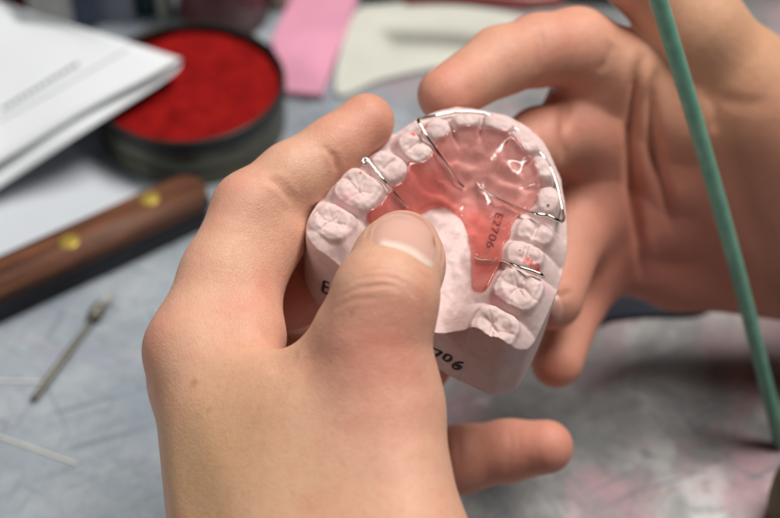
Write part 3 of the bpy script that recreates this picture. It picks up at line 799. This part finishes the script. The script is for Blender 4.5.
# loose wires and thread
def laid(name, pts, r, mat, label, cat):
    w = [T(a, b, r) for a, b in pts]; v, f = tube(catmull(w, 6), r, 10); o = mesh_np(name, v, f, mat); tag(o, label, cat)
laid('wire_offcut', [(-20,430),(20,444),(76,464)], .36, simple('pale_wire', (.72, .68, .58), .4), 'pale straight wire offcut lying lowest on the bench at left', 'wire')
laid('thread', [(-10,381),(15,381),(44,382)], .35, simple('white_thread', (.75, .75, .73), .7), 'short white thread lying beside the end of the bur', 'thread')
# tin with red wax
TR, TZ = 34.5, 21
tc = T(188, 80, TZ); tc = V3(tc[0], tc[1], 0)
TIN = simple('tin_metal', (.12, .115, .085), .38, .75, .35, 70, .2, .0004); TINB = simple('tin_rim', (.022, .022, .020), .4, .5, .3, 90)
tinE = empty('wax_tin', tc, 'round olive metal tin holding red wax behind the knife', 'tin')
v, f = lathe([(TR-3, 0), (TR-.6, .4), (TR, 1.4), (TR, 6), (TR-.5, 6.6), (TR-.5, 7.4), (TR, 8), (TR, 14.5), (TR-.3, 15), (TR-1.1, 15), (TR-1.1, 1.2), (0, 1.2)], tc, 96); mesh_np('body', v, f, TIN, tinE)
v, f = lathe([(TR+.1, 14.6), (TR+.7, 15.2), (TR+.7, TZ-1), (TR+.3, TZ), (TR-.9, TZ), (TR-1.2, TZ-.8), (TR-1.2, 14.6), (TR+.1, 14.6)], tc, 96); mesh_np('rim', v, f, TINB, tinE)
rw, nt, b = newmat('red_wax'); co = coords(nt)
nt.links.new(ramp(nt, noise(nt, co, 130, 8, .72), [(.3, (.12, .002, .002)), (.5, (.22, .004, .004)), (.66, (.28, .008, .006)), (.8, (.40, .04, .03))]), b.inputs['Base Color']); b.inputs['Roughness'].default_value = .85; b.inputs['Specular IOR Level'].default_value = .1
nt.links.new(bump(nt, noise(nt, co, 120, 5), .5, .002), b.inputs['Normal'])
V, Fq = [], []; nr_, na_ = 20, 96
for i in range(nr_+1):
    r = (TR-1.35)*i/nr_
    for k in range(na_):
        a = 2*math.pi*k/na_; x, y = r*math.cos(a), r*math.sin(a)
        V.append((tc[0]+x, tc[1]+y, 18.2+1.0*float(vnoise(np.array([x, y]), 9, 2))+.5*float(vnoise(np.array([x, y]), 3, 3))-1.2*(i/nr_)**4))
for i in range(nr_):
    for k in range(na_): Fq.append([i*na_+k, i*na_+(k+1) % na_, (i+1)*na_+(k+1) % na_, (i+1)*na_+k])
nb_ = len(V)
for k in range(na_): x = V[nr_*na_+k]; V.append((x[0], x[1], 1.4))
for k in range(na_): Fq.append([nr_*na_+k, nr_*na_+(k+1) % na_, nb_+(k+1) % na_, nb_+k])
o = mesh_np('red_wax', V, Fq, rw); tag(o, 'rough bright red wax filling the round tin', 'wax')
# folded white paper leaning over the tin
PAPER = simple('white_paper', (.68, .71, .74), .75, 0, .03, 30)
def sheet(ptsA, ptsB, th=.25):
    A = catmull(ptsA, 10); B = catmull(ptsB, 10); n = len(A); m = 14
    G = np.array([[A[i]*(1-j/m)+B[i]*j/m+V3(0, 0, .5*math.sin(i*.11+j*.25)) for j in range(m+1)] for i in range(n)])
    nr = np.cross(np.gradient(G, axis=0), np.gradient(G, axis=1)); nr /= np.linalg.norm(nr, axis=2)[..., None]
    V = np.concatenate([(G+nr*th/2).reshape(-1, 3), (G-nr*th/2).reshape(-1, 3)]); F_ = []; q = n*(m+1)
    ix = lambda i, j: i*(m+1)+j
    for i in range(n-1):
        for j in range(m):
            F_.append([ix(i, j), ix(i+1, j), ix(i+1, j+1), ix(i, j+1)]); F_.append([q+ix(i, j), q+ix(i, j+1), q+ix(i+1, j+1), q+ix(i+1, j)])
    for i in range(n-1):
        F_.append([ix(i, 0), q+ix(i, 0), q+ix(i+1, 0), ix(i+1, 0)]); F_.append([ix(i, m), ix(i+1, m), q+ix(i+1, m), q+ix(i, m)])
    for j in range(m):
        F_.append([ix(0, j), ix(0, j+1), q+ix(0, j+1), q+ix(0, j)]); F_.append([ix(n-1, j), q+ix(n-1, j), q+ix(n-1, j+1), ix(n-1, j+1)])
    return V, F_
# cross-section runs over the top leaf, round the fold and back under it
near = [T(-150,232,12),T(-80,205,12),T(0,163,14),T(90,108,25),T(150,76,29),T(178,60,29),T(181,62,26.5),T(170,78,24.5),T(90,129,21),T(0,186,9),T(-80,236,6),T(-150,280,5)]
far  = [T(-300,10,18),T(-230,-10,18),T(-130,-30,19),T(-50,-10,21),T(0,3,25),T(22,11,29),T(24,13,27),T(12,16,25),T(-50,10,18),T(-130,-5,13),T(-230,20,11),T(-300,50,11)]
v, f = sheet(near, far)
pap = mesh_np('folded_paper', v, f, PAPER); tag(pap, 'folded white paper sheet leaning over the tin and knife', 'paper')
# printed line on it
pBVH = BVHTree.FromPolygons([tuple(p) for p in v], [tuple(q) for q in f])
GREYINK = simple('grey_print', (.10, .10, .12), .7)
def ribbon(pl, rad, parent, name):
    pts = [hit(pBVH, *q) for q in catmull(pl, 12)]
    pts = [(p, n_) for p, n_ in pts if p is not None]
    if len(pts) > 2:
        vv, ff = tube(np.array([p for p, n_ in pts]), rad, 6, (pts[0][1], .2)); mesh_np(name, vv, ff, GREYINK, parent)
ribbon([(0,121),(60,88),(128,49)], .3, pap, 'printed_line')
x = 0
for i in range(13):
    a = 2+i*6.0; ribbon([(a, 112-a*.60), (a+1.6, 108-a*.60), (a+2.6, 110.6-a*.60), (a+4.2, 107.5-a*.60)], .42, pap, 'printed_mark')
# lower paper on the bench
v, f = sheet([T(-120,285,.75),T(-60,270,.75),T(0,262,.75),T(70,228,.75),T(142,190,.75)], [T(-120,150,.75),T(-60,140,.75),T(0,135,.75),T(50,132,.75),T(82,152,.75)], .2)
o = mesh_np('paper_sheet', v, f, simple('bluish_paper', (.50, .53, .58), .8, 0, .03, 30)); tag(o, 'flat pale sheet of paper on the bench beneath the folded sheet', 'paper')
# pink wax sheet
q = [T(x, y, 0)[:2] for x, y in ((285,98),(322,101),(345,40),(372,-35),(310,-35),(272,46))]
o = bm_obj('pink_wax_sheet', prism(q, .4, 3.4), simple('pink_wax', (.66, .29, .41), .5, 0, .1, 40, .2), None, False, .5); tag(o, 'flat pink wax sheet lying beside the red wax tin', 'wax sheet')
# cream pad
q = catmull([T(x, y, 0)[:2] for x, y in ((336,96),(352,22),(385,8),(430,8),(500,16),(560,36),(560,62),(500,66),(430,73),(380,84))], 5, True)
o = bm_obj('cream_pad', prism(q, .1, 2.2), simple('cream_card', (.56, .56, .50), .7, 0, .06, 40), None, False, .5); tag(o, 'cream coloured flat pad beyond the fingers, right of the pink wax', 'pad')
# a row of jars and boxes along the back
def jar(name, px, py, r, hgt, mat, lmat, label, cat, neck=.75):
    c = T(px, py, 0); e = empty(name, (c[0], c[1]+r, 0), label, cat); c = V3(c[0], c[1]+r, 0)
    v, f = lathe([(r*.9, 0), (r, 1.5), (r, hgt*.72), (r*.95, hgt*.76), (r*neck, hgt*.82), (r*neck, hgt*.84)], c, 48); mesh_np('body', v, f, mat, e)
    v, f = lathe([(r*neck+.8, hgt*.8), (r*neck+1.2, hgt*.82), (r*neck+1.2, hgt*.97), (r*neck+.4, hgt), (0, hgt)], c, 48); mesh_np('lid', v, f, lmat, e)
W_ = simple('white_plastic', (.62, .62, .58), .4); 
def box(name, x0, x1, py, dep, hgt, mat, label, cat):
    a = T(x0, py, 0); b = T(x1, py, 0)
    bm_ = prism([(a[0], a[1]), (b[0], b[1]), (b[0], b[1]+dep), (a[0], a[1]+dep)], .2, hgt); o = bm_obj(name, bm_, mat, None, False, 1.0); tag(o, label, cat); return o
jar('jar', 222, 42, 18, 62, simple('maroon_glass', (.14, .018, .022), .25), simple('brown_lid', (.10, .055, .04), .4), 'dark maroon jar standing behind the red wax tin', 'jar')
jar('bottle', 147, 19, 4.2, 60, simple('teal_glass', (.012, .05, .065), .2), DARK, 'slim dark teal bottle behind the folded paper', 'bottle')
jar('bottle', 165, 20, 3.2, 55, simple('pale_green_plastic', (.40, .43, .36), .4), W_, 'slim pale green bottle between teal bottle and maroon jar', 'bottle')
box('carton', 76, 97, 30, 40, 70, simple('navy_card', (.06, .075, .13), .5), 'narrow navy blue carton behind the folded paper', 'box')
box('carton', 98, 135, 24, 40, 66, simple('slate_card', (.20, .215, .27), .5), 'slate blue carton beside the navy carton', 'box')
box('carton', 32, 75, 28, 40, 66, W_, 'off-white carton left of the navy carton', 'box')
box('carton', -40, 30, 14, 40, 50, simple('oxblood_card', (.10, .012, .014), .5), 'oxblood red carton at the far left behind the paper', 'box')
jar('bottle', 279, 12, 6, 60, simple('ivory_plastic', (.55, .52, .42), .4), W_, 'ivory bottle between maroon jar and pink wax sheet', 'bottle')
o = box('tray', 372, 640, 5, 90, 18, simple('black_plastic', (.02, .022, .025), .4), 'black plastic tray at the back beyond the cream pad', 'tray')
v, f = tube(catmull([T(405,-2,20),T(450,-3,21),T(520,2,21),T(560,-1,20)], 6), 3.2, 14); o = mesh_np('red_handle_tool', v, f, simple('red_plastic', (.22, .04, .035), .35)); tag(o, 'dull red tool handle lying on the black tray', 'tool')
o = box('carton', 690, 850, -8, 60, 60, simple('charcoal_card', (.035, .035, .04), .6), 'charcoal carton behind the open hand at far right', 'box')
# thin dark navy patch on the bench under the open hand
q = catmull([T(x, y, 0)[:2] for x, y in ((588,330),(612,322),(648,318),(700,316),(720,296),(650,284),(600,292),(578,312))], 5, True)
o = bm_obj('dark_patch', prism(q, .2, 2.0), simple('dark_navy', (.018, .022, .035), .9, 0, .3, 150, .4), None, False, .6); tag(o, 'thin dark navy patch on the bench under the open hand', 'patch')
# green rod leaning on the bench, and the olive rubber bulb
g0 = P(779, 446, 494); g0[2] = max(g0[2], 2.4); g1 = P(640, -60, 398)
grn, nt, b = newmat('green_plastic'); co = coords(nt)
nt.links.new(ramp(nt, noise(nt, co, 240, 5), [(.25, (.11, .29, .21)), (.55, (.15, .35, .26)), (.85, (.25, .45, .36))]), b.inputs['Base Color']); b.inputs['Roughness'].default_value = .28
mids = np.array([g0+(g1-g0)*s+V3(1.5, 0, 0)*math.sin(s*math.pi) for s in np.linspace(0, 1, 14)])
v, f = tube(mids, np.linspace(2.15, 2.35, 14), 20); o = mesh_np('green_rod', v, f, grn); tag(o, 'thin green plastic rod leaning up from the bench across the open hand', 'rod')
c = T(800, 520, 0)
v, f = lathe([(8, 0), (10, 1.5), (10.6, 8), (10.4, 16), (9.2, 22), (6.6, 26), (3, 28), (0, 28.5)], V3(c[0], c[1], 0), 48)
o = mesh_np('rubber_bulb', v, f, simple('olive_rubber', (.13, .11, .055), .6, 0, .15, 60)); tag(o, 'olive brown rounded rubber bulb standing at the bottom right corner', 'bulb')

# ------------------------------------------------------------------ light: ceiling tubes and a soft room
w = bpy.data.worlds.new('World'); SC.world = w; w.use_nodes = True
w.node_tree.nodes['Background'].inputs[0].default_value = (1.0, .95, .9, 1); w.node_tree.nodes['Background'].inputs[1].default_value = .014
def area(name, loc, target, sx, sy, power, col):
    l = bpy.data.lights.new(name, 'AREA'); l.shape = 'RECTANGLE'; l.size = sx; l.size_y = sy; l.energy = power; l.color = col
    o = bpy.data.objects.new(name, l); COL.objects.link(o); o.location = loc
    o.rotation_euler = (Vector(target)-Vector(loc)).to_track_quat('-Z', 'Y').to_euler(); return o
area('ceiling_lamp', (.5, .60, 1.45), (0, .3, .1), 1.0, .4, 31, (1, .97, .92))
area('bench_tube', (-.84, .05, .95), (0.03, .3, .12), 1.0, .045, 4.5, (1, .98, .95))

# ------------------------------------------------------------------ camera
cd = bpy.data.cameras.new('camera'); cam = bpy.data.objects.new('camera', cd); COL.objects.link(cam)
cam.location = Vector(CAM)*MM; cam.rotation_euler = (math.radians(90)-PITCH, 0, 0)
cd.sensor_width = 36; cd.lens = FPX/780*36; cd.clip_start = .01; cd.clip_end = 50
cd.dof.use_dof = True; cd.dof.focus_distance = .374; cd.dof.aperture_fstop = 10
SC.camera = cam
SC.view_settings.view_transform = 'Standard'; SC.view_settings.look = 'None'; SC.view_settings.exposure = 0; SC.view_settings.gamma = 1
SC.cycles.use_denoising = True
SC.cycles.max_bounces = 10; SC.cycles.transparent_max_bounces = 16
